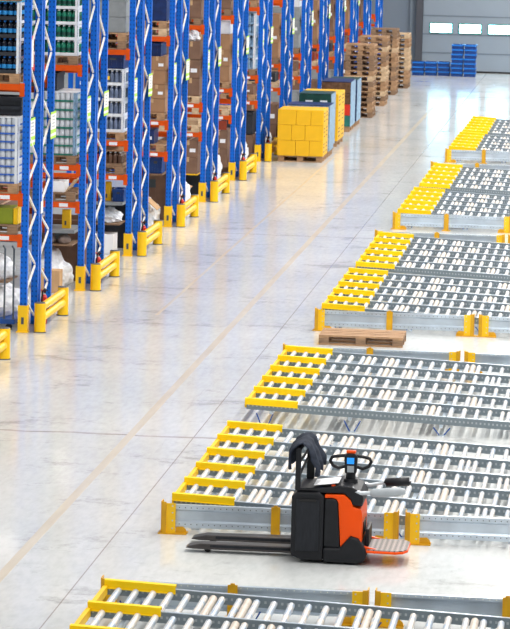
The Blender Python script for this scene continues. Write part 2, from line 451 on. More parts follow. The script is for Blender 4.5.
def guard(x0, x1, y, label, front=True, mids=()):
    """galvanised guard beam on yellow floor posts"""
    r = thing('guard_beam', label, 'guard rail', (x0, y, 0), 'galvanised guard beams around the conveyor beds')
    sgn = -1 if front else 1
    b = MB(); yb = y + .02 * sgn
    poly = [(yb, .065), (yb + .05 * -sgn, .065), (yb + .05 * -sgn, .075), (yb + .006 * -sgn, .085), (yb + .006 * -sgn, .115), (yb + .03 * -sgn, .135), (yb + .03 * -sgn, .235), (yb + .006 * -sgn, .255), (yb + .006 * -sgn, .285), (yb + .05 * -sgn, .287), (yb + .05 * -sgn, .298), (yb, .298),
            (yb, .25), (yb + .024 * -sgn, .23), (yb + .024 * -sgn, .14), (yb, .12)]
    if not front:
        poly = [(y + .05, .065), (y, .065), (y, .08), (y + .044, .08), (y + .044, .285), (y, .285), (y, .27), (y - .006, .27), (y - .006, .298), (y + .05, .298)]
        sgn = -1; yb = y - .006
    b.prism(poly, 'x', x0 + .03, x1 - .03, 'galv')
    beam = b.build('beam', r)
    h = MB()
    xx = x0 + .12
    while xx < x1 - .1:
        for z in ((.1, .27) if front else (.284,)): h.cyl((xx, yb + .001 * sgn, z), (xx, yb + .003 * sgn, z), .006, 'print' if front else 'signwhite', 6)
        xx += .06
    h.build('bolt_hole', beam)['kind'] = 'stuff'
    def post(x, kind):
        p = MB()
        if kind == 'mid':
            p.box(x - .045, x + .045, y + .045 * sgn - .008, y + .045 * sgn + .008, .012, .32, 'ochre')
            p.box(x - .02, x + .02, y + .045 * sgn - .006, y + .045 * sgn + .006, .32, .335, 'ochre')
            p.box(x - .045, x - .035, y - .04, y + .04, .012, .062, 'ochre').box(x + .035, x + .045, y - .04, y + .04, .012, .062, 'ochre')
            p.box(x - .08, x + .08, y - .07, y + .07, 0, .012, 'ochre')
        else:
            s = kind           # +1: beam leaves to +x ; -1: to -x
            X = lambda d: x + s * d
            a, c = sorted((X(-.05), X(.085)))
            p.box(a, c, y + .05 * sgn - .006, y + .05 * sgn + .006, .012, .315, 'yellow')
            a2, c2 = sorted((X(-.062), X(-.05)))
            p.box(a2, c2, y - .06, y + .062, .012, .335, 'ochre')
            a3, c3 = sorted((X(-.05), X(-.01)))
            p.box(a3, c3, y + .066 * sgn - .01, y + .066 * sgn + .01, .012, .33, 'ochre')
            for z in (.06, .14, .22, .29): p.cyl((X(.055), y + .056 * sgn, z), (X(.055), y + .064 * sgn, z), .008, 'silver', 6)
            p.box(min(X(-.09), X(.2)), max(X(-.09), X(.2)), y - .08, y + .08, 0, .012, 'ochre')
            p.prism([(X(.086), .012), (X(.2), .012), (X(.19), .05), (X(.16), .075), (X(.086), .07)], 'y', y + .03 * sgn - .006, y + .03 * sgn + .006, 'ochre')
        p.build('post', r)
    post(x0, 1); post(x1, -1)
    for x in mids: post(x, 'mid')
    return r
BX = {'A': -4.48, 'B': -4.47, 'C': -4.41, 'D': -4.33, 'E': -4.22}
bed(BX['A'], 27.46, .97, 3, 'frontmost roller conveyor bed, cut off along the near edge', .3, 30)
bed(BX['B'], 34.87, .965, 5, 'roller conveyor bed right behind the parked pallet truck', .3)
bed(BX['B'], 41.55, .97, 5, 'roller conveyor bed in front of the lone wooden pallet, with gap before it', .3)
bed(BX['C'], 51.24, .965, 5, 'roller conveyor bed just behind the guard beam where the lone pallet lies', .3)
bed(BX['C'] + .04, 57.05, .99, 5, 'rear roller conveyor bed of the second block past the lone pallet', .3)
bed(BX['D'], 66.55, .97, 5, 'near roller conveyor bed of the third guarded block', .3)
bed(BX['D'] + .05, 72.45, 1.04, 5, 'far roller conveyor bed of the third guarded block', .3)
bed(BX['E'], 82.8, .97, 5, 'near half of the farthest yellow-edged conveyor block', .3)
bed(BX['E'] + .04, 88.5, 1.03, 5, 'far half of the farthest yellow-edged conveyor block', .3)
for k, yf, nm in (('B', 34.62, 'behind the parked pallet truck'), ('C', 50.95, 'behind the lone wooden pallet'), ('D', 66.3, 'in front of the third conveyor block'), ('E', 82.55, 'in front of the farthest conveyor block')):
    x = BX[k]
    guard(x - .03, -2.22, yf, 'galvanised guard beam with yellow posts ' + nm + ', left section', True, (-3.40,))
    guard(-2.03, .3, yf, 'galvanised guard beam with yellow posts ' + nm + ', right section', True, (-.92,))
for k, yr, nm in (('A', 30.66, 'frontmost conveyor bed'), ('B', 46.85, 'conveyor block before the lone pallet'), ('C', 62.75, 'second guarded conveyor block'), ('D', 78.6, 'third guarded conveyor block')):
    x = BX[k]
    guard(x - .03, -2.22, yr, 'guard beam along the rear of the ' + nm + ', left section', False, (-3.38,))
    guard(-2.04, .3, yr, 'guard beam along the rear of the ' + nm + ', right section', False, (-.92,))

# ------------------------------------------------------------------ pallet truck
YN, YF = 33.37, 34.05
J = thing('pallet_truck', 'black and orange ride-on electric pallet truck with dark cloth on its frame', 'pallet truck', (-3.1, 33.95, 0))
for yc in (33.74, 34.2):
    w_ = .085
    f = MB()
    f.prism([(-4.2, .045), (-4.12, .035), (-3.1, .035), (-3.1, .098), (-4.05, .09), (-4.17, .062)], 'y', yc - w_, yc + w_, 'forksteel')
    fk = f.build('fork', J, .012)
    MB().box(-3.95, -3.12, yc - w_ - .004, yc - w_ + .003, .058, .085, 'charcoal').build('fork_rib', fk)
    MB().cyl((-3.98, yc - .04, .034), (-3.98, yc + .04, .034), .034, 'rubber', 14).build('load_wheel', fk)
b = MB(); b.prism([(-3.13, .07), (-3.02, .03), (-2.812, .03), (-2.812, .66), (-2.86, .70), (-3.08, .70), (-3.13, .66)], 'y', YN, YF, 'black')
bh = b.build('battery_housing', J, .018)
MB().box(-3.085, -2.855, YN - .012, YN + .005, .12, .63, 'charcoal').build('side_panel', bh, .006)
MB().box(-3.05, -2.89, YN - .018, YN - .01, .61, .635, 'rubber').build('panel_grip', bh, .003)
b = MB(); b.prism([(-2.806, .17), (-2.65, .16), (-2.68, .60), (-2.695, .635), (-2.73, .645), (-2.806, .64)], 'y', YN + .005, YF - .005, 'black'); b.build('chassis', J, .012)
b = MB(); b.prism([(-2.807, .647), (-2.73, .652), (-2.69, .637), (-2.675, .60), (-2.645, .165), (-2.545, .285), (-2.47, .26), (-2.45, .19), (-2.44, .22), (-2.44, .50), (-2.45, .55), (-2.53, .57), (-2.555, .63), (-2.62, .685), (-2.807, .682)], 'y', YN + .012, YF - .012, 'redor')
mc = b.build('motor_cover', J, .022)
MB().box(-2.438, -2.43, 33.550, 33.850, .28, .40, 'black').build('cover_vent', mc, .003)
b = MB(); b.prism([(-2.81, .035), (-2.79, .02), (-2.46, .02), (-2.40, .05), (-2.385, .12), (-2.42, .20), (-2.47, .265), (-2.55, .285), (-2.65, .165), (-2.81, .165)], 'y', YN - .014, YF + .014, 'black'); b.build('drive_skirt', J, .02)
for y in (YN + .12, 33.700, YF - .12):
    MB().cyl((-2.60, y - .035, .055), (-2.60, y + .035, .055), .055, 'rubber', 16).build('wheel', J)
b = MB(); b.prism([(-3.09, .70), (-2.94, .705), (-2.87, .69), (-2.63, .695), (-2.57, .655), (-2.545, .585), (-2.44, .575), (-2.43, .66), (-2.47, .72), (-2.55, .765), (-2.66, .775), (-2.76, .755), (-2.86, .74), (-3.07, .73)], 'y', YN + .03, YF - .03, 'black')
cw = b.build('cowling', J, .022)
MB().box(-2.75, -2.71, YN + .055, YN + .09, .757, .775, 'redor').build('key_switch', cw, .004)
# load backrest frame, arched at the top
def arch(y):
    return [(-3.075, y, .70), (-3.075, y, 1.12), (-3.065, y, 1.16)]
bk = MB(); bk.obox((-3.075, YN + .045, .71), (-3.075, YN + .045, 1.13), .06, .05, 'black', (1, 0, 0)); bk.obox((-3.005, YF - .06, .71), (-3.005, YF - .06, 1.18), .06, .075, 'black', (1, 0, 0))
bk.tube([(-3.075, YN + .045, 1.11), (-3.05, 33.700, 1.14), (-3.005, YF - .06, 1.16)], .028, 'black')
bk.tube([(-3.07, YN + .06, .98), (-3.05, 33.700, 1.0), (-3.035, YF - .08, 1.02)], .014, 'black').tube([(-3.07, YN + .06, .84), (-3.05, 33.700, .9), (-3.035, YF - .08, .94)], .014, 'black')
bk.build('load_backrest', J, .008)
# tiller with its twin-loop handle
TX, TY = -2.585, 33.680
ti = MB(); ti.cyl((TX, TY, .76), (TX, TY, .80), .075, 'black', 18, .065).cyl((TX, TY, .80), (TX + .01, TY - .02, .92), .05, 'black', 14, .045)
ti.prism([(TX - .055, .86), (TX + .06, .86), (TX + .068, 1.03), (TX + .04, 1.055), (TX - .04, 1.055), (TX - .062, 1.03)], 'y', TY - .06, TY + .01, 'black')
tl = ti.build('tiller', J, .01)
for s in (-1, 1):
    X = lambda d: TX + s * d
    MB().tube([(X(.05), TY - .02, .925), (X(.12), TY - .025, .905), (X(.175), TY - .03, .93), (X(.2), TY - .03, .975), (X(.185), TY - .03, 1.01), (X(.14), TY - .03, 1.022), (X(.05), TY - .02, 1.03)], .017, 'black', 10).build('handle_loop', tl)
MB().box(TX - .035, TX + .035, TY - .066, TY - .059, .955, 1.015, 'screen').build('display', tl)
MB().box(TX - .03, TX + .035, TY - .066, TY - .059, .872, .935, 'padgrey').build('label_plate', tl)
MB().box(TX - .045, TX + .05, TY - .055, TY + .0, 1.055, 1.085, 'redor').build('stop_button', tl, .012)
# side support arms
a = MB().tube([(-2.55, YN + .06, .75), (-2.52, YN + .05, .72), (-2.46, YN + .045, .705), (-2.36, YN + .045, .712)], .02, 'silver', 10)
a = a.build('support_arm', J)
MB().tube([(-2.37, YN + .045, .712), (-2.34, YN + .045, .714), (-2.2, YN + .045, .723), (-2.08, YN + .045, .738), (-2.03, YN + .045, .742)], [.024, .042, .044, .042, .026], 'padgrey', 12).build('arm_pad', a)
a = MB().tube([(-2.49, YF - .06, .70), (-2.41, YF - .05, .69), (-2.27, YF - .045, .72)], .018, 'silver', 10).build('support_arm', J)
MB().tube([(-2.26, YF - .045, .715), (-2.26, YF - .045, .718), (-2.12, YF - .045, .732), (-2.03, YF - .045, .738), (-2.03, YF - .045, .74)], [.03, .043, .044, .043, .028], 'black', 12).build('arm_pad', a)
# fold-down platform
pl = MB(); pl.prism([(-2.39, 33.370), (-2.10, 33.350), (-2.03, 33.390), (-1.99, 33.490), (-1.99, 33.890), (-2.05, 33.990), (-2.36, 34.010), (-2.39, 33.950)], 'z', .125, .15, 'redor')
pf = pl.build('platform', J, .008)
MB().prism([(-2.385, 33.38), (-2.10, 33.36), (-2.035, 33.40), (-1.997, 33.49), (-1.997, 33.89), (-2.055, 33.985), (-2.36, 34.0), (-2.385, 33.95)], 'z', .15, .158, 'tread').build('tread_mat', pf)
for y_ in (YN + .06, YF - .06): MB().obox((-2.47, y_, .17), (-2.3, y_, .135), .03, .05, 'redor').build('hinge_arm', pf, .006)
MB().box(-2.415, -2.375, 33.500, 33.900, .16, .34, 'black').build('bumper', J, .012)
# jacket hung over the backrest
def drape():
    prof = [(-3.155, .955), (-3.165, 1.01), (-3.16, 1.07), (-3.135, 1.12), (-3.085, 1.16), (-3.03, 1.175), (-2.985, 1.14), (-2.955, 1.08), (-2.93, 1.02), (-2.895, .965), (-2.90, .92)]
    P = []
    for a_, b_ in zip(prof, prof[1:]):
        for t_ in (0, .33, .66): P.append((a_[0] + (b_[0] - a_[0]) * t_, a_[1] + (b_[1] - a_[1]) * t_))
    P.append(prof[-1]); nv = 22; m = MB(); vs = []; n = len(P)
    for i, (x, z) in enumerate(P):
        e = abs(i / (n - 1) - .5) * 2
        for j in range(nv + 1):
            v = j / nv; y = YN - .03 + v * .56 + .05 * (1 - e) * (.5 - v)
            fold = math.sin(v * 17 + x * 9) * .020 * e + noise.noise((x * 9, y * 9, z * 9)) * .022
            lift = .03 * v
            zz = z + lift + noise.noise((x * 6, y * 7, 3)) * .02 - (e ** 6) * .06 * abs(math.sin(v * 7 + (1 if x > -3 else 0)))
            vs.append((x + fold * (1 if x > -3.04 else -1) + .02 * v, y, zz))
    fs = [(i * (nv + 1) + j, i * (nv + 1) + j + 1, (i + 1) * (nv + 1) + j + 1, (i + 1) * (nv + 1) + j) for i in range(n - 1) for j in range(nv)]
    m.add(vs, fs, 'cloth', True)
    o = m.build('jacket', loc=(-3.03, 33.600, 1.0))
    s = o.modifiers.new('thick', 'SOLIDIFY'); s.thickness = .012; s.offset = 1
    return o
tag(drape(), 'dark grey jacket draped over the pallet truck backrest', 'jacket')
p = MB(); p.obox((-2.92, 33.590, .765), (-2.68, 33.590, .797), .34, .006, 'paper')
tag(p.build('paper_sheet', loc=(-2.8, 33.590, .77)), 'white paper sheet lying on top of the pallet truck', 'paper')

# ------------------------------------------------------------------ racks
XP = -8.60
PY = (0., .93, 1.11, 2.07)                     # post offsets along the row depth
NA = (.12, .88, 1.65, 2.43, 3.4, 4.5, 5.4, 6.3); NB = (.5, 1.28, 2.07, 2.95, 3.95, 4.95, 5.85)
BEAMZ = (1.36, 1.95, 3.53, 5.2)
def rack_label(i):
    if i == 0: return 'nearest blue rack row end, with white zigzag braces and orange beams'
    return 'blue rack row end with zigzag braces, %s counted from the near end' % ORD[i]
def make_rack(y, label):
    r = thing('storage_rack', label, 'rack', (XP, y, 0), 'blue storage racks along the aisle')
    for k, dy in enumerate(PY):
        m = MB()
        m.box(XP - .05, XP + .05, y + dy - .035, y + dy - .03, 0, 6.6, 'upright')
        m.box(XP - .05, XP - .044, y + dy - .03, y + dy + .045, 0, 6.6, 'upright').box(XP + .044, XP + .05, y + dy - .03, y + dy + .045, 0, 6.6, 'upright')
        m.box(XP - .05, XP - .02, y + dy + .045, y + dy + .05, 0, 6.6, 'upright').box(XP + .02, XP + .05, y + dy + .045, y + dy + .05, 0, 6.6, 'upright')
        o = m.build('upright_post', r); dv = Vector((0, dy, 0)); o.data.transform(Matrix.Translation(-dv)); o.location = dv
    for k, dy in enumerate(PY):
        m = MB().box(XP - 2.80, XP - 2.705, y + dy - .035, y + dy - .029, 0, 6.6, 'blue').box(XP - 2.80, XP - 2.793, y + dy - .029, y + dy + .05, 0, 6.6, 'blue').box(XP - 2.712, XP - 2.705, y + dy - .029, y + dy + .05, 0, 6.6, 'blue')
        m.build('upright_post', r)
    for f in (0, 1):
        far, near = (NA, NB) if f == 0 else (NB, NA)
        ya, yb = y + PY[2 * f] + .0, y + PY[2 * f + 1] - .0
        nodes = sorted([(z, yb) for z in far] + [(z, ya) for z in near])
        for (z0, y_0), (z1, y_1) in zip(nodes, nodes[1:]):
            MB().obox((XP + .0, y_0, z0), (XP + .0, y_1, z1), .022, .026, 'brace', (1, 0, 0)).build('brace', r)
    for k, z in enumerate(BEAMZ):
        for dy in (-.02, 2.09):
            m = MB().box(XP - 2.7, XP - .055, y + dy - .025, y + dy + .025, z - .045, z + .045, 'orange')
            o = m.build('beam', r)
            MB().box(XP - .10, XP - .03, y + dy - .032 if dy < 1 else y + dy + .028, y + dy - .022 if dy < 1 else y + dy + .034, z - .13, z + .06, 'orange').build('beam_connector', o)
            if dy < 1 and k < 2:
                MB().box(XP - .36, XP - .22, y + dy - .028, y + dy - .0255, z - .03, z + .025, 'sticker').build('beam_label', o)
    for z in (1.66, 3.44):
        MB().box(XP - 2.7, XP - .055, y + 1.0, y + 1.045, z - .045, z + .045, 'orange').build('beam', r)
    p = MB(); yy = y
    p.box(XP - .07, XP + .07, yy - .075, yy - .060, .012, .39, 'yellow')
    p.box(XP - .07, XP - .056, yy - .06, yy + .06, .012, .39, 'yellow').box(XP + .056, XP + .07, yy - .06, yy + .06, .012, .39, 'yellow')
    p.box(XP - .09, XP + .078, yy - .10, yy + .08, 0, .012, 'yellow')
    pp = p.build('post_protector', r)
    MB().box(XP - .02, XP + .02, yy - .078, yy - .0755, .12, .22, 'capgrey').build('protector_label', pp)
    for (ya, yb, xx) in ((y + .24, y + .70, XP + .0), (y + 1.76, y + 2.22, XP + .056)):
        s = MB(); z0, z1 = 2.66, 3.06; zz = [0, .1, .2, .34, .92, 1]; ks = ('lime', 'signwhite', 'lime', 'signwhite', 'lime')
        for a_, b_, k in zip(zz, zz[1:], ks): s.box(xx, xx + .006, ya, yb, z0 + a_ * (z1 - z0), z0 + b_ * (z1 - z0), k)
        sg = s.build('row_sign', r)
        q = MB()
        for t_ in range(4): q.box(xx + .006, xx + .0075, ya + .12, yb - .12, z0 + .17 + t_ * .05, z0 + .19 + t_ * .05, 'padgrey')
        q.build('sign_text', sg)
    return r
rack0 = make_rack(49.5, rack_label(0))
ROWS = [49.5 + 5.25 * i for i in range(14)]
racks = [rack0]
for i in range(1, 14): racks.append(copy_tree(rack0, (XP, ROWS[i], 0), rack_label(i)))
MB().box(XP + .052, XP + .056, 49.5 + 1.03, 49.5 + 1.22, 1.62, 1.80, 'signwhite').build('placard', rack0)
MB().box(XP - .01, XP - .005, 49.5 + .15, 49.5 + .55, 3.75, 4.25, 'red').box(XP - .004, XP - .001, 49.5 + .2, 49.5 + .5, 3.8, 4.2, 'signwhite').build('warning_sign', rack0)

XB = -8.36
def make_barrier(y, label):
    r = thing('floor_barrier', label, 'barrier', (XB, y, 0), 'yellow barriers protecting the rack ends')
    for dy in (0, 2.03):
        m = MB().cyl((XB, y + dy, .012), (XB, y + dy, .425), .082, 'yellow', 20)
        o = m.build('post', r)
        MB().cyl((XB, y + dy, .425), (XB, y + dy, .437), .082, 'capgrey', 20, .07).build('post_cap', o)
        MB().cyl((XB, y + dy, 0), (XB, y + dy, .012), .092, 'capgrey', 20).build('base_ring', o)
    for z in (.35, .195): MB().cyl((XB, y + .075, z), (XB, y + 1.955, z), .058, 'yellow', 14).build('rail', r)
    return r
bar0 = make_barrier(49.52, 'yellow tube barrier at the foot of the nearest blue rack row')
for i in range(1, 14):
    if i in (6,): pass
    copy_tree(bar0, (XB, ROWS[i] + .02, 0), 'yellow tube barrier guarding the %s rack row from the near end' % ORD[i])
copy_tree(bar0, (XB, 44.6, 0), 'yellow tube barrier cut off at the left edge, before the nearest rack')

def make_ext(y, label):
    x = -8.472
    r = thing('fire_extinguisher', label, 'fire extinguisher', (x, y, 0), 'fire extinguishers behind the yellow barriers')
    MB().lathe([(.046, 0, 'red'), (.05, .02, 'red'), (.05, .35, 'red'), (.046, .395, 'red'), (.03, .425, 'red'), (.022, .435, 'red')], x, y, 0, 16).build('cylinder', r)
    MB().cyl((x, y, .435), (x, y, .475), .02, 'silver', 10).obox((x, y, .47), (x - .03, y - .09, .51), .025, .012, 'red').obox((x, y, .48), (x + .05, y + .05, .49), .02, .012, 'black').build('valve', r)
    MB().tube([(x + .01, y, .455), (x + .03, y - .05, .50), (x + .03, y - .10, .53), (x - .0, y - .13, .49), (x - .01, y - .11, .38), (x - .01, y - .095, .2)], .013, 'rubber', 8).build('hose', r)
    return r
ext0 = make_ext(ROWS[0] + 1.0, 'red fire extinguisher behind the barrier of the nearest rack row')
for i in range(1, 7): copy_tree(ext0, (-8.472, ROWS[i] + 1.0, 0), 'red fire extinguisher behind the barrier of the %s rack row' % ORD[i])

# ------------------------------------------------------------------ goods in the racks
XR = -8.71                                    # right edge of the pallets in the bays
def rowname(i): return 'nearest rack row' if i == 0 else ORD[i] + ' rack row'
LV = {0: 0., 1: 1.407, 2: 1.997, 3: 3.577}
LN = {0: 'on the floor of', 1: 'on the low beam of', 2: 'on the middle beam of', 3: 'on the high beam of'}
LS = {0: 'floor level', 1: 'low beam', 2: 'middle beam', 3: 'high beam'}
def rpal(i, lv, k='wood', z=None, extra=''):
    pallet(XR - .8, ROWS[i] - .03, LV[lv] if z is None else z, 'wooden pallet%s %s the %s' % (extra, LN[lv], rowname(i)), k)
    return (LV[lv] if z is None else z) + .1445
def bottle_prof(lh, body, lab, cap):
    return [(.04, 0, body), (.041, lh * .28, lab), (.041, lh * .5, body), (.04, lh * .66, body), (.015, lh * .86, cap), (.016, lh * .93, cap), (.01, lh * .95, cap)]
def can_prof(lh, body, lab, cap):
    return [(.04, 0, body), (.042, lh * .1, body), (.042, lh * .3, lab), (.042, lh * .45, body), (.042, lh * .8, cap), (.036, lh * .92, cap), (.034, lh * .94, cap)]
def drinks(i, lv, z, nl, lh, prof, cols, tray, label, top='white', sticker=False, film='white'):
    y = ROWS[i]; x0, x1, ya, yb = XR - .79, XR - .02, y, y + .98
    r = thing('wrapped_drinks_load', label, 'drinks load', (XR - .4, y + .5, z), 'shrink-wrapped drinks on the rack beams')
    p = prof(lh, *cols)
    for l in range(nl):
        zz = z + l * lh; m = MB()
        nx, ny = 9, 11; dx, dy = (x1 - x0 - .02) / nx, (yb - ya - .02) / ny
        for a_ in range(nx):
            for b_ in range(ny):
                if b_ < 2 or a_ == nx - 1: m.lathe(p, x0 + .01 + dx * (a_ + .5), ya + .01 + dy * (b_ + .5), zz + .004, 8)
        o = m.build('drinks_layer', r); o['kind'] = 'stuff'
        MB().box(x0, x1, ya, yb, zz, zz + .003, tray).box(x0, x1, ya - .002, ya + .001, zz, zz + lh * .2, tray).box(x1 - .001, x1 + .002, ya, yb, zz, zz + lh * .2, tray).build('tray', r)
    MB().box(x0 + .02, x1 - .09, ya + .19, yb - .02, z + .004, z + nl * lh - .01, cols[0]).build('inner_pack', r)
    MB().box(x0, x1, ya, yb, z + nl * lh, z + nl * lh + .012, top).build('top_sheet', r)
    if film:
        m = MB(); m.box(x1 + .003, x1 + .007, ya + .03, ya + .16, z, z + nl * lh, film)
        for l in range(nl): m.box(x1 + .003, x1 + .006, ya + .16, yb - .2, z + l * lh + lh * .8, z + l * lh + lh * .96, film)
        m.box(x1 - .035, x1 + .003, ya - .006, ya - .003, z, z + nl * lh, film)
        m.build('stretch_film', r)
    if sticker: MB().box(XR - .37, XR - .27, ya - .010, ya - .006, z + nl * lh - .17, z + nl * lh - .11, 'yellow').build('sticker', r)
    return r
CART = {}
def carton(x0, y0, z0, sx, sy, sz, k, label, group, lab=True, name='carton', cat='box'):
    key = (round(sx, 3), round(sy, 3), round(sz, 3), k, lab)
    if key in CART: o = copy_tree(CART[key], (x0, y0, z0), label); o['group'] = group; return o
    o = MB().box(x0, x0 + sx, y0, y0 + sy, z0, z0 + sz, k).build(name, loc=(x0, y0, z0), bevel=.008)
    o.name = name
    if k in ('card', 'carddk', 'cardlt'):
        MB().box(x0 + sx / 2 - .025, x0 + sx / 2 + .025, y0 - .0015, y0 + .001, z0 + sz * .72, z0 + sz, 'tape').box(x0 + sx / 2 - .025, x0 + sx / 2 + .025, y0, y0 + sy, z0 + sz - .001, z0 + sz + .0012, 'tape').build('tape', o)
    if lab: MB().box(x0 + sx * .58, x0 + sx * .88, y0 - .003, y0 - .0016, z0 + sz * .30, z0 + sz * .52, 'sticker').build('label', o)
    tag(o, label, 'box', group); CART[key] = o
    return o
def cartons(i, lv, z, nl, lh, k, split=.45, what='brown cardboard carton'):
    y = ROWS[i]; wd = .8
    if k == 'greysheet': what = 'grey carton'
    for l in range(nl):
        s = split if l % 2 == 0 else 1 - split
        ln = 'bottom' if l == 0 else ('top' if l == nl - 1 else ORD[l] + ' lowest')
        carton(XR - wd, y, z + l * lh, wd * s - .004, .9, lh - .004, k, 'left %s in the %s layer, %s, %s' % (what, ln, LS[lv], rowname(i)), 'cartons stacked in the racks', l % 2 == 0)
        carton(XR - wd * (1 - s), y, z + l * lh, wd * (1 - s) - .004, .9, lh - .004, k, 'right %s in the %s layer, %s, %s' % (what, ln, LS[lv], rowname(i)), 'cartons stacked in the racks', l % 2 == 1)
    return z + nl * lh
def lump(name, label, cat, x, y, z, sx, sy, sz, k, group=None, amp=.25, seed=0, sub=4, fr=2.2):
    import bmesh
    bm = bmesh.new(); bmesh.ops.create_icosphere(bm, subdivisions=sub, radius=1)
    for v in bm.verts:
        c = v.co.copy(); n1 = noise.noise(c * fr + Vector((seed * 3.1, 1, 2))) + .55 * abs(noise.noise(c * fr * 2.7 + Vector((seed, 5, 2)))) - .3 * abs(noise.noise(c * fr * 5 + Vector((seed, 9, 2))))
        v.co = c * (1 + amp * n1); v.co.x *= sx; v.co.y *= sy
        v.co.z = max(v.co.z, -.55) * sz
    zmin = min(v.co.z for v in bm.verts)
    for v in bm.verts: v.co.z -= zmin
    me = bpy.data.meshes.new(name); bm.to_mesh(me); bm.free(); me.materials.append(M[k])
    if name == 'sack': 
        for p_ in me.polygons: p_.use_smooth = True
    o = bpy.data.objects.new(name, me); COL.objects.link(o); o.location = (x, y, z)
    return tag(o, label, cat, group)
def film(i, x, y, sx, sy, sz, seed, how, z=0., k='film', adj='white crumpled plastic film heap'):
    x = XR - .03 - 1.22 * sx
    return lump('plastic_film', '%s %s the %s' % (adj, how, rowname(i)), 'plastic film', x, y, z, sx, sy, sz, k, 'heaps of plastic film under the racks', .3, seed)
def slab(name, label, cat, a, b, w_, h_, k, up=(0, 0, 1), group=None):
    a = Vector(a); b = Vector(b)
    return tag(MB().obox(a, b, w_, h_, k, up).build(name, loc=(a + b) / 2), label, cat, group)
def crate(x, y, z, sx, sy, sz, k, label, group, name='plastic_crate', lit_rim=None):
    m = MB(); t_ = .018
    m.box(x, x + sx, y, y + sy, z, z + t_, k)
    m.box(x, x + sx, y, y + t_, z + t_, z + sz, k).box(x, x + sx, y + sy - t_, y + sy, z + t_, z + sz, k).box(x, x + t_, y + t_, y + sy - t_, z + t_, z + sz, k).box(x + sx - t_, x + sx, y + t_, y + sy - t_, z + t_, z + sz, k)
    m.box(x - .008, x + sx + .008, y - .05, y, z + sz - .05, z + sz, lit_rim or k).box(x + sx, x + sx + .012, y - .05, y + sy, z + sz - .05, z + sz, lit_rim or k)
    for q in range(4): m.box(x + sx * (.15 + .233 * q), x + sx * (.15 + .233 * q) + .02, y - .006, y, z + .01, z + sz - .035, k)
    m.box(x + sx * .36, x + sx * .64, y - .007, y - .005, z + sz * .62, z + sz * .78, 'print')
    return tag(m.build(name, loc=(x, y, z)), label, 'crate', group)

# --- nearest row
z = rpal(0, 3); drinks(0, 3, z, 4, .255, bottle_prof, ('cola', 'bluelab', 'bluecap'), 'cratedk', 'dark bottles with blue labels wrapped under a cyan sheet in the nearest rack row', 'cyan')
pallet(XR - .8, ROWS[0] - .03, z + 1.035, 'wooden pallet on the cyan sheet above the dark bottles', 'wooddk')
z = rpal(0, 2); drinks(0, 2, z, 8, .118, can_prof, ('pale', 'pale', 'white'), 'bluetrim', 'white cans in blue trimmed trays on the middle beam of the nearest rack row', 'white', True)
for q in range(2): crate(XR - .8, ROWS[0] + .3, z + .97 + q * .13, .78, .5, .127, 'cratedk', 'dark slatted crate, %s of two behind the top of the white cans' % ('upper' if q else 'lower'), 'dark crates in the racks')
z = rpal(0, 1, 'wooddk')
carton(XR - .41, ROWS[0] + .02, z, .34, .5, .235, 'olive', 'olive green and yellow carton on the low beam of the nearest rack row', 'cartons stacked in the racks', False)
tag(MB().box(XR - .065, XR - .0, ROWS[0] + .02, ROWS[0] + .5, z, z + .235, 'yellow').build('carton', loc=(XR - .03, ROWS[0] + .2, z), bevel=.006), 'narrow bright yellow carton beside the olive carton', 'box')
slab('wooden_board', 'pale wooden board leaning beside the olive carton in the nearest rack', 'board', (XR - .4, ROWS[0] + .62, z + .012), (XR - .02, ROWS[0] + .62, z + .14), .2, .02, 'woodlt')
# roll cage with film bags
cg = thing('roll_cage', 'grey tube roll cage on a blue base holding white bags', 'roll cage', (XR - .4, ROWS[0] + .45, 0))
MB().box(XR - .8, XR - .02, ROWS[0] + .02, ROWS[0] + .98, .10, .17, 'crateblue').build('base', cg, .01)
for x in (XR - .76, XR - .12):
    for y in (ROWS[0] + .1, ROWS[0] + .9): MB().cyl((x, y - .012, .05), (x, y + .012, .05), .05, 'rubber', 14).build('castor', cg)
for x in (XR - .77, XR - .18, XR - .05):
    MB().tube([(x, ROWS[0] + .05, .17), (x, ROWS[0] + .05, 1.19), (x + (.05 if x < XR - .2 else -.03), ROWS[0] + .05, 1.24)], .014, 'cage').build('upright', cg)
MB().tube([(XR - .77, ROWS[0] + .95, .17), (XR - .77, ROWS[0] + .95, 1.2), (XR - .1, ROWS[0] + .95, 1.2), (XR - .1, ROWS[0] + .95, .17)], .014, 'cage').build('rear_hoop', cg)
slab('shelf_board', 'dark wooden shelf board inside the grey roll cage', 'board', (XR - .74, ROWS[0] + .5, .70), (XR - .14, ROWS[0] + .5, .70), .8, .02, 'wooddk')
lump('plastic_bag', 'lower white film bag in the grey roll cage', 'bag', XR - .44, ROWS[0] + .48, .172, .32, .34, .28, 'film', 'film bags in the roll cage', .14, 3)
lump('plastic_bag', 'upper white film bag with green print in the grey roll cage', 'bag', XR - .44, ROWS[0] + .48, .712, .31, .34, .24, 'film', 'film bags in the roll cage', .12, 5)
film(0, XR - .35, ROWS[0] + 1.55, .36, .42, .3, 11, 'on the floor at the back of')
carton(XR - .8, ROWS[0] + 1.15, 1.42, .7, .8, .3, 'carddk', 'brown carton on the rear low beam of the nearest rack row', 'cartons stacked in the racks')
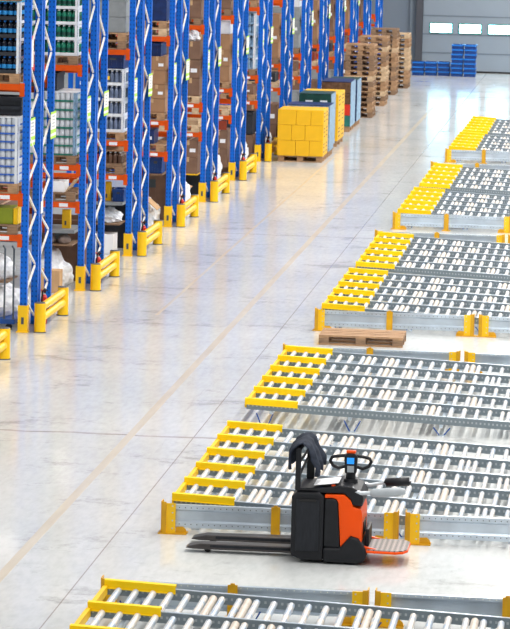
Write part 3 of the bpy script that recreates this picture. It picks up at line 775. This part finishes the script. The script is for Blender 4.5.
# --- second row
z = rpal(1, 3, 'wooddk'); drinks(1, 3, z, 5, .245, bottle_prof, ('green', 'dkgreen', 'white'), 'white', 'green bottles in clear wrap on the high beam of the second rack row')
z = rpal(1, 2, 'wooddk'); drinks(1, 2, z, 7, .142, can_prof, ('pale', 'pale', 'white'), 'greentrim', 'white jars in green trimmed trays on the middle beam of the second rack row', 'white', film='bluewrap')
crate(XR - .8, ROWS[1] + .1, z + 1.02, .46, .7, .27, 'cratedk', 'dark crate on top of the green trimmed jars', 'dark crates in the racks')
z = rpal(1, 1, 'wooddk')
carton(XR - .60, ROWS[1] + .02, z, .42, .45, .17, 'paper', 'small white carton on the low beam of the second rack row', 'cartons stacked in the racks', False)
for q in range(2): slab('wooden_board', '%s pale board leaning in the low bay of the second rack row' % ('rear' if q else 'front'), 'board', (XR - .16, ROWS[1] + .1 + .3 * q, z + .014), (XR - .02, ROWS[1] + .1 + .3 * q, z + .2), .12, .02, 'woodlt')
def yellow_post(i, x, zz, h_):
    tag(MB().box(x, x + .13, ROWS[i] + .4, ROWS[i] + .52, zz, zz + h_, 'yellow').box(x + .04, x + .07, ROWS[i] + .398, ROWS[i] + .4, zz + .05, zz + .12, 'capgrey').build('spare_protector', loc=(x, ROWS[i] + .4, zz), bevel=.006), 'spare yellow post protector standing in the low bay of the %s' % rowname(i), 'protector', 'spare post protectors')
z0 = .94
tag(MB().box(XR - .82, XR - .02, ROWS[1] + .1, ROWS[1] + 1., z0 - .05, z0, 'greysheet').box(XR - .82, XR - .78, ROWS[1] + .1, ROWS[1] + .14, 0, z0 - .05, 'greysheet').box(XR - .05, XR - .02, ROWS[1] + .97, ROWS[1] + 1., 0, z0 - .05, 'greysheet').build('steel_table', loc=(XR - .4, ROWS[1] + .5, 0)), 'grey table under the low beam of the second rack row', 'table')
yellow_post(1, XR - .27, z0, .3)
carton(XR - .78, ROWS[1] + .35, z0, .3, .4, .16, 'carddk', 'small brown carton left of the yellow post on the grey table', 'cartons stacked in the racks')
for q in range(3): lump('sack', ['left', 'middle', 'right'][q] + ' of three grey-brown sacks under the second rack row table', 'sack', XR - .68 + q * .235, ROWS[1] + .30, .72 , .10, .16, .088, 'sack', 'sacks in the second rack row', .1, q)
slab('shelf_board', 'wooden shelf board carrying the grey-brown sacks in the second rack row', 'board', (XR - .77, ROWS[1] + .5, .70), (XR - .055, ROWS[1] + .5, .70), .8, .025, 'wooddk')
film(1, XR - .28, ROWS[1] + .42, .34, .44, .36, 21, 'on the floor in front of')
carton(XR - .50, ROWS[1] - .52, 0, .36, .28, .36, 'cardlt', 'tan cardboard carton beside the film heap of the second rack row', 'cartons stacked in the racks', False)
# --- third row
z = rpal(2, 3, 'wooddk'); pallet(XR - .8, ROWS[2] - .03, z, 'upper of two empty pallets on the high beam of third rack row', 'wood'); z += .1445
for l in range(3): carton(XR - .8, ROWS[2], z + l * .27, .79, .95, .266, 'greysheet', 'white-grey wrapped carton, %s of three above the empty pallets of third rack row' % ['lowest', 'middle', 'top'][l], 'cartons stacked in the racks', False)
z = rpal(2, 2); drinks(2, 2, z, 4, .27, bottle_prof, ('clearb', 'clearb', 'white'), 'white', 'clear bottles in film with a yellow sticker in the third rack row', 'white', True)
for q in range(2): crate(XR - .8 + .39 * q, ROWS[2] + .05, z + 1.10, .37, .8, .24, 'navy', 'dark blue crate, %s of two on top of the clear bottles' % ('right' if q else 'left'), 'dark blue crates on the loads')
z = rpal(2, 1, 'wooddk'); drinks(2, 1, z, 1, .26, bottle_prof, ('brownb', 'brownb', 'pale'), 'wooddk', 'single layer of brown bottles on the low beam of the third rack row', 'wood', film=None)
tag(MB().box(XR - .82, XR - .02, ROWS[2] + .1, ROWS[2] + 1., .86, .91, 'greysheet').box(XR - .82, XR - .78, ROWS[2] + .1, ROWS[2] + .14, 0, .86, 'greysheet').box(XR - .05, XR - .02, ROWS[2] + .97, ROWS[2] + 1., 0, .86, 'greysheet').build('steel_table', loc=(XR - .4, ROWS[2] + .5, 0)), 'grey table under the low beam of the third rack row', 'table')
yellow_post(2, XR - .40, .91, .33)
crate(XR - .22, ROWS[2] + .3, .91, .19, .4, .22, 'crateblue', 'small blue crate right of the yellow post in third rack row', 'small blue crates')
film(2, XR - .3, ROWS[2] + .52, .25, .28, .15, 31, 'on the shelf board of', .54)
slab('shelf_board', 'wooden shelf board under the third rack row table', 'board', (XR - .77, ROWS[2] + .5, .52), (XR - .07, ROWS[2] + .5, .52), .7, .025, 'wooddk')
for q in range(2): carton(XR - .74 + .30 * q, ROWS[2] + .12, .002, .27, .5, .34, 'paper', 'white carton, %s of two on the floor of third rack row' % ('right' if q else 'left'), 'cartons stacked in the racks', False)
# --- fourth row
z = rpal(3, 3, 'woodlt'); z = rpal(3, 3, 'wood', z, ' second from below'); cartons(3, 3, z, 2, .42, 'navy', .5, 'dark blue wrapped carton')
z = rpal(3, 2, 'wood'); zt_ = cartons(3, 2, z, 4, .265, 'card', .4)
crate(XR - .7, ROWS[3] + .05, zt_, .6, .8, .24, 'navy', 'dark blue crate on the carton stack of the fourth rack row', 'dark blue crates on the loads')
z = rpal(3, 1, 'wood'); carton(XR - .55, ROWS[3], z, .36, .6, .27, 'navy', 'dark blue printed carton on the low beam of fourth rack row', 'cartons stacked in the racks', True)
for q in range(2): crate(XR - .56 + q * .26, ROWS[3] + .2, .98, .24, .5, .30, 'crateblue', 'blue bin, %s of two under the low beam of fourth rack row' % ('right' if q else 'left'), 'small blue crates')
slab('shelf_board', 'wooden shelf board carrying two blue bins in fourth rack row', 'board', (XR - .8, ROWS[3] + .5, .965), (XR - .03, ROWS[3] + .5, .965), .8, .025, 'wooddk')
slab('cardboard_sheet', 'large tan cardboard sheet leaning on the floor of fourth rack row', 'cardboard', (XR - .62, ROWS[3] - .3, .86), (XR - .03, ROWS[3] - .3, .36), .5, .012, 'cardlt', (.6, 0, .8))
film(3, XR - .26, ROWS[3] + .1, .26, .28, .34, 41, 'on the floor of')
lump('plastic_film', 'black plastic film heap left on the floor of fourth rack row', 'plastic film', XR - .72, ROWS[3] + .75, 0, .17, .2, .4, 'blackfilm', None, .2, 44)
# --- fifth row
z = rpal(4, 3, 'wooddk'); cartons(4, 3, z, 3, .36, 'carddk', .5)
z = rpal(4, 2, 'woodlt'); zt_ = cartons(4, 2, z, 3, .37, 'carddk', .55, 'brown wrapped carton')
film(4, XR - .2, ROWS[4] + .3, .16, .24, .16, 52, 'on top of the cartons of', zt_)
z = rpal(4, 1, 'woodlt')
for q in range(3): slab('wooden_board', 'pale board, %s of three stacked flat in the low bay of fifth rack row' % ['lowest', 'middle', 'top'][q], 'board', (XR - .75 + .04 * q, ROWS[4] + .5, z + .016 + q * .032), (XR - .03 + .0 * q, ROWS[4] + .5, z + .016 + q * .032), .7, .03, 'woodlt')
cartons(4, 0, .56, 2, .34, 'carddk', .5)
slab('shelf_board', 'yellow edged shelf board below the cartons on the floor of fifth rack row', 'board', (XR - .8, ROWS[4] + .45, .545), (XR, ROWS[4] + .45, .545), .9, .025, 'yellow')
slab('cardboard_sheet', 'tan cardboard sheet leaning low in the fifth rack row', 'cardboard', (XR - .7, ROWS[4] - .1, .52), (XR - .1, ROWS[4] - .1, .30), .3, .012, 'cardlt', (.4, 0, .9))
film(4, XR - .22, ROWS[4] - .5, .28, .25, .36, 51, 'on the floor of')
lump('plastic_film', 'black plastic film heap left on the floor of fifth rack row', 'plastic film', XR - .62, ROWS[4] + .45, 0, .17, .24, .28, 'blackfilm', None, .2, 55)
# --- sixth row
z = rpal(5, 3, 'wooddk'); cartons(5, 3, z, 3, .36, 'carddk', .5)
z = rpal(5, 2, 'wood'); zt_ = cartons(5, 2, z, 3, .345, 'card', .4)
carton(XR - .75, ROWS[5] + .05, zt_, .74, .8, .28, 'white', 'white film wrapped bundle on the cartons of sixth rack row', 'cartons stacked in the racks', False)
z = rpal(5, 1, 'woodlt'); slab('wooden_board', 'pale board lying flat in the low bay of sixth rack row', 'board', (XR - .75, ROWS[5] + .5, z + .016), (XR - .03, ROWS[5] + .5, z + .016), .7, .03, 'woodlt')
slab('shelf_board', 'dark red board under the low beam of sixth rack row', 'board', (XR - .8, ROWS[5] + .02, 1.19), (XR - .03, ROWS[5] + .02, 1.19), .03, .2, 'dkred')
cartons(5, 0, .3, 2, .39, 'carddk', .5)
slab('shelf_board', 'wooden board beneath the floor cartons of sixth rack row', 'board', (XR - .8, ROWS[5] + .45, .285), (XR, ROWS[5] + .45, .285), .9, .025, 'wooddk')
film(5, XR - .22, ROWS[5] - .3, .26, .24, .38, 61, 'on the floor of')
# --- seventh row
z = rpal(6, 3); cartons(6, 3, z, 3, .36, 'card', .5)
z = rpal(6, 2, 'wooddk'); drinks(6, 2, z, 5, .26, bottle_prof, ('bluewrap', 'bluewrap', 'white'), 'bluewrap', 'pale blue wrapped bottles on the middle beam of seventh rack row', 'bluewrap')
z = rpal(6, 1, 'wood'); carton(XR - .7, ROWS[6], z, .66, .8, .2, 'carddk', 'flat brown carton on the low beam of seventh rack row', 'cartons stacked in the racks')
crate(XR - .78, ROWS[6] + .1, .62, .74, .8, .5, 'cratedk', 'dark crate under the low beam of seventh rack row', 'dark crates in the racks')
carton(XR - .78, ROWS[6] + .05, .0, .76, .85, .6, 'carddk', 'large brown carton on the floor of seventh rack row', 'cartons stacked in the racks')
film(6, XR - .16, ROWS[6] - .35, .24, .24, .34, 71, 'on the floor of')
for i in range(6):  # bins and cartons added behind the loads to darken the see-through bays
    crate(XR - .8, ROWS[i] + 1.2, 0, .78, .85, 1.0, ('cratedk', 'carddk')[i % 2], 'tall dark bin added to darken the back of the floor bay, %s' % rowname(i), 'bins added to darken the backs of the bays', 'darkening_bin') if i != 0 else None
    carton(XR - .8, ROWS[i] + 1.15, 2.0, .78, .88, 1.1, 'carddk', 'large brown carton added to darken the back of the middle beam, %s' % rowname(i), 'cartons stacked in the racks', False) if i > 1 else None
# --- the rows farther back
for i in range(7, 13):
    k1, k2 = (('card', 'carddk'), ('carddk', 'card'))[i % 2]
    z = rpal(i, 3); cartons(i, 3, z, 2, .4, k1, .5)
    z = rpal(i, 2, 'wooddk'); zt_ = cartons(i, 2, z, 3, .36, k2 if i != 8 else 'greysheet', .45)
    if i in (8,): carton(XR - .75, ROWS[i], zt_, .74, .8, .2, 'white', 'white wrapped bundle on the cartons of %s' % rowname(i), 'cartons stacked in the racks', False)
    z = rpal(i, 1, 'woodlt' if i % 2 else 'wood'); carton(XR - .72, ROWS[i], z, .66, .8, .22, ('dkred', 'cratedk', 'carddk')[i % 3], 'low carton on the low beam of %s' % rowname(i), 'cartons stacked in the racks')
    cartons(i, 0, 0, 2, .5, 'carddk' if i % 2 else 'greysheet', .5)
    if i < 9: film(i, XR - .16, ROWS[i] - .35, .24, .24, .3, 80 + i, 'on the floor of')

# ------------------------------------------------------------------ goods standing on the aisle floor
def ystack(x0, y0, wd, dp, nl, lh, nm, cuts):
    pallet(x0 + .02, y0 + .05, 0, 'wooden pallet under the ' + nm, 'wood', round(wd - .04, 3), round(dp - .1, 3), 'wooden pallets under the goods')
    for l in range(nl):
        c = [0] + list(cuts[l]) + [1]
        ln = ['bottom', 'middle', 'top'][l] if nl == 3 else ORD[l] + ' lowest'
        for r_ in range(2):
            for j in range(3):
                xa, xb = x0 + wd * c[j], x0 + wd * c[j + 1]; ya = y0 + dp / 2 * r_; z = .1445 + l * lh
                o = MB().box(xa + .003, xb - .003, ya + .003, ya + dp / 2 - .003, z, z + lh - .004, 'ybox').build('yellow_carton', loc=(xa, ya, z), bevel=.007)
                if j == 2:
                    q = MB(); 
                    for a_ in (.22, .5, .72): q.box(xb - .003, xb - .0015, ya + dp * .08, ya + dp * .36, z + lh * a_, z + lh * (a_ + .09), 'ylab')
                    q.build('printed_label', o)
                tag(o, 'yellow carton, %s of %s layer, %s column of the %s' % (['left', 'middle', 'right'][j], ln, 'front' if r_ == 0 else 'rear', nm), 'box', 'yellow cartons on the aisle pallets')
CUTS = [(.40, .70), (.31, .60), (.40, .72)]
ystack(-8.17, 81.15, 1.08, 1.22, 3, .36, 'front yellow stack', CUTS)
def wrapped(x0, y0, wd, dp, h_, kf, kt, label, kside='bluewrap', z0=.1445, nl=3, prints=False):
    pallet(x0 + .02, y0 + .05, 0, 'wooden pallet under the ' + label[0], 'wood', round(wd - .04, 3), round(dp - .1, 3), 'wooden pallets under the goods')
    r = thing('wrapped_load', label[1], 'wrapped load', (x0 + wd / 2, y0 + dp / 2, z0))
    lh = h_ / nl
    for l in range(nl): MB().box(x0, x0 + wd - .012, y0, y0 + dp, z0 + l * lh, z0 + (l + 1) * lh - .006, kf if isinstance(kf, str) else kf[l]).build('crate_layer', r, .015)
    MB().box(x0 - .003, x0 + wd - .01, y0 - .003, y0 + dp, z0 + h_, z0 + h_ + .012, kt).build('cover_sheet', r)
    m = MB(); m.box(x0 + wd - .01, x0 + wd, y0, y0 + dp, z0, z0 + h_, kside); m.build('stretch_film', r)
    if prints:
        for q in (.2, .65): MB().box(x0 + wd * q, x0 + wd * (q + .22), y0 - .004, y0 - .001, z0 + h_ - .2, z0 + h_ - .15, 'white').build('printed_label', r)
    return r
wrapped(-8.12, 82.75, 1.03, 1.2, 1.08, 'bluewrap', 'navy', ('navy covered load', 'pale wrapped load with a navy top sheet behind the front yellow stack'))
wrapped(-7.98, 84.3, .79, 1.2, 1.26, 'dkgreen', 'dkgreen', ('dark green load', 'dark green load with pale print between two yellow stacks'), prints=True)
ystack(-8.13, 86.1, .96, 1.9, 3, .39, 'rear yellow stack', CUTS + [(.33, .66)])
wrapped(-8.06, 91.3, .78, 1.5, 1.16, ('teal', 'red', 'brownb', 'brownb'), 'navy', ('teal crate load', 'load of teal crates, a red crate and brown bottles under a navy cover'), 'bluewrap', nl=4)
wrapped(-8.06, 93.4, .78, 1.3, 1.1, 'navy', 'dkgreen', ('far navy load', 'dark navy load just behind the teal crate load'), 'bluewrap')
def pstack(x, y, n, nm, seed):
    rnd = random.Random(seed)
    for l in range(n):
        k = ('wood', 'wooddk', 'woodlt', 'wood')[rnd.randrange(4)]
        ps = 'top' if l == n - 1 else ('bottom' if l == 0 else ORD[min(l, 15)] + ' lowest')
        pallet(x + rnd.uniform(-.02, .02), y + rnd.uniform(-.04, .04), l * .1442, 'empty wooden pallet, %s of the %s' % (ps, nm), k, .8, 1.2, 'empty pallets stacked by the racks')
pstack(-7.93, 97.0, 14, 'nearest pallet stack', 1)
pstack(-7.95, 102.2, 14, 'second pallet stack from the teal crates', 2)
pstack(-8.02, 107.6, 14, 'third pallet stack from the teal crates', 3)
pstack(-7.86, 111.2, 12, 'farthest pallet stack', 4)
def cstack(x, y, n, nm, sx=.42, sz=.155):
    rnd = random.Random(nm)
    for l in range(n):
        ps = 'only' if n == 1 else ('top' if l == n - 1 else ('bottom' if l == 0 else ORD[l] + ' lowest'))
        crate(x + rnd.uniform(-.012, .012), y + rnd.uniform(-.03, .03), l * sz, sx - .035, .6, sz - .003, 'crateblue', 'blue plastic crate, %s of the %s by the far door' % (ps, nm), 'blue crates stacked at the far door', 'plastic_crate', 'bluecap')  # crates are one blue; lighter rim over darker body paints the edge highlights
cstack(-6.10, 118.9, 7, 'tall left stack'); cstack(-5.67, 118.9, 7, 'tall right stack')
for q, nm in enumerate(('leftmost low stack', 'second low stack', 'rightmost low stack')): cstack(-7.42 + q * .43, 118.9 + .1 * q, 3, nm)

# ------------------------------------------------------------------ light
wd_ = bpy.data.worlds.new('hall'); SC.world = wd_; wd_.use_nodes = True
bg = wd_.node_tree.nodes['Background']; bg.inputs[0].default_value = (.97, .985, 1, 1); bg.inputs[1].default_value = .21
def area(x, y, z, sx, sy, e, col=(1, .97, .93)):
    l = bpy.data.lights.new('ceiling_lamp', 'AREA'); l.shape = 'RECTANGLE'; l.size = sx; l.size_y = sy; l.energy = e; l.color = col
    o = bpy.data.objects.new('ceiling_lamp', l); COL.objects.link(o); o.location = (x, y, z)
for y in range(20, 121, 20):
    k_ = .62 if y < 30 else (1.0 if y < 50 else 1.15)
    area(-1.5, y, 11, .5, 19, 1250 * k_)
    area(2.5, y, 11, .5, 19, 700 * k_)
    area(-15, y, 11, .5, 19, 650 * k_)
    area(10, y, 11, .5, 19, 700 * k_)

# ------------------------------------------------------------------ camera
H = 6.638; F_PX = 3500.
yaw, pit, rol = CAMP = (.105438, .125062, .024752)
cy, sy_, cp, sp_ = math.cos(yaw), math.sin(yaw), math.cos(pit), math.sin(pit)
Fw = Vector((-sy_ * cp, cy * cp, -sp_)); R = Vector((cy, sy_, 0)); U = R.cross(Fw)
c, s = math.cos(rol), math.sin(rol); R2 = R * c + U * s; U2 = U * c - R * s
cam = bpy.data.cameras.new('camera'); co = bpy.data.objects.new('camera', cam); COL.objects.link(co)
mw = Matrix((R2, U2, -Fw)).transposed().to_4x4(); mw.translation = (0, 0, H); co.matrix_world = mw
cam.sensor_fit = 'HORIZONTAL'; cam.sensor_width = 36; cam.lens = 36 * F_PX / 510; cam.clip_end = 400; cam.clip_start = .5
cam.dof.use_dof = True; cam.dof.focus_distance = 37; cam.dof.aperture_fstop = 18
SC.camera = co
SC.view_settings.view_transform = 'Standard'; SC.view_settings.look = 'None'; SC.view_settings.gamma = 1; SC.view_settings.exposure = .27
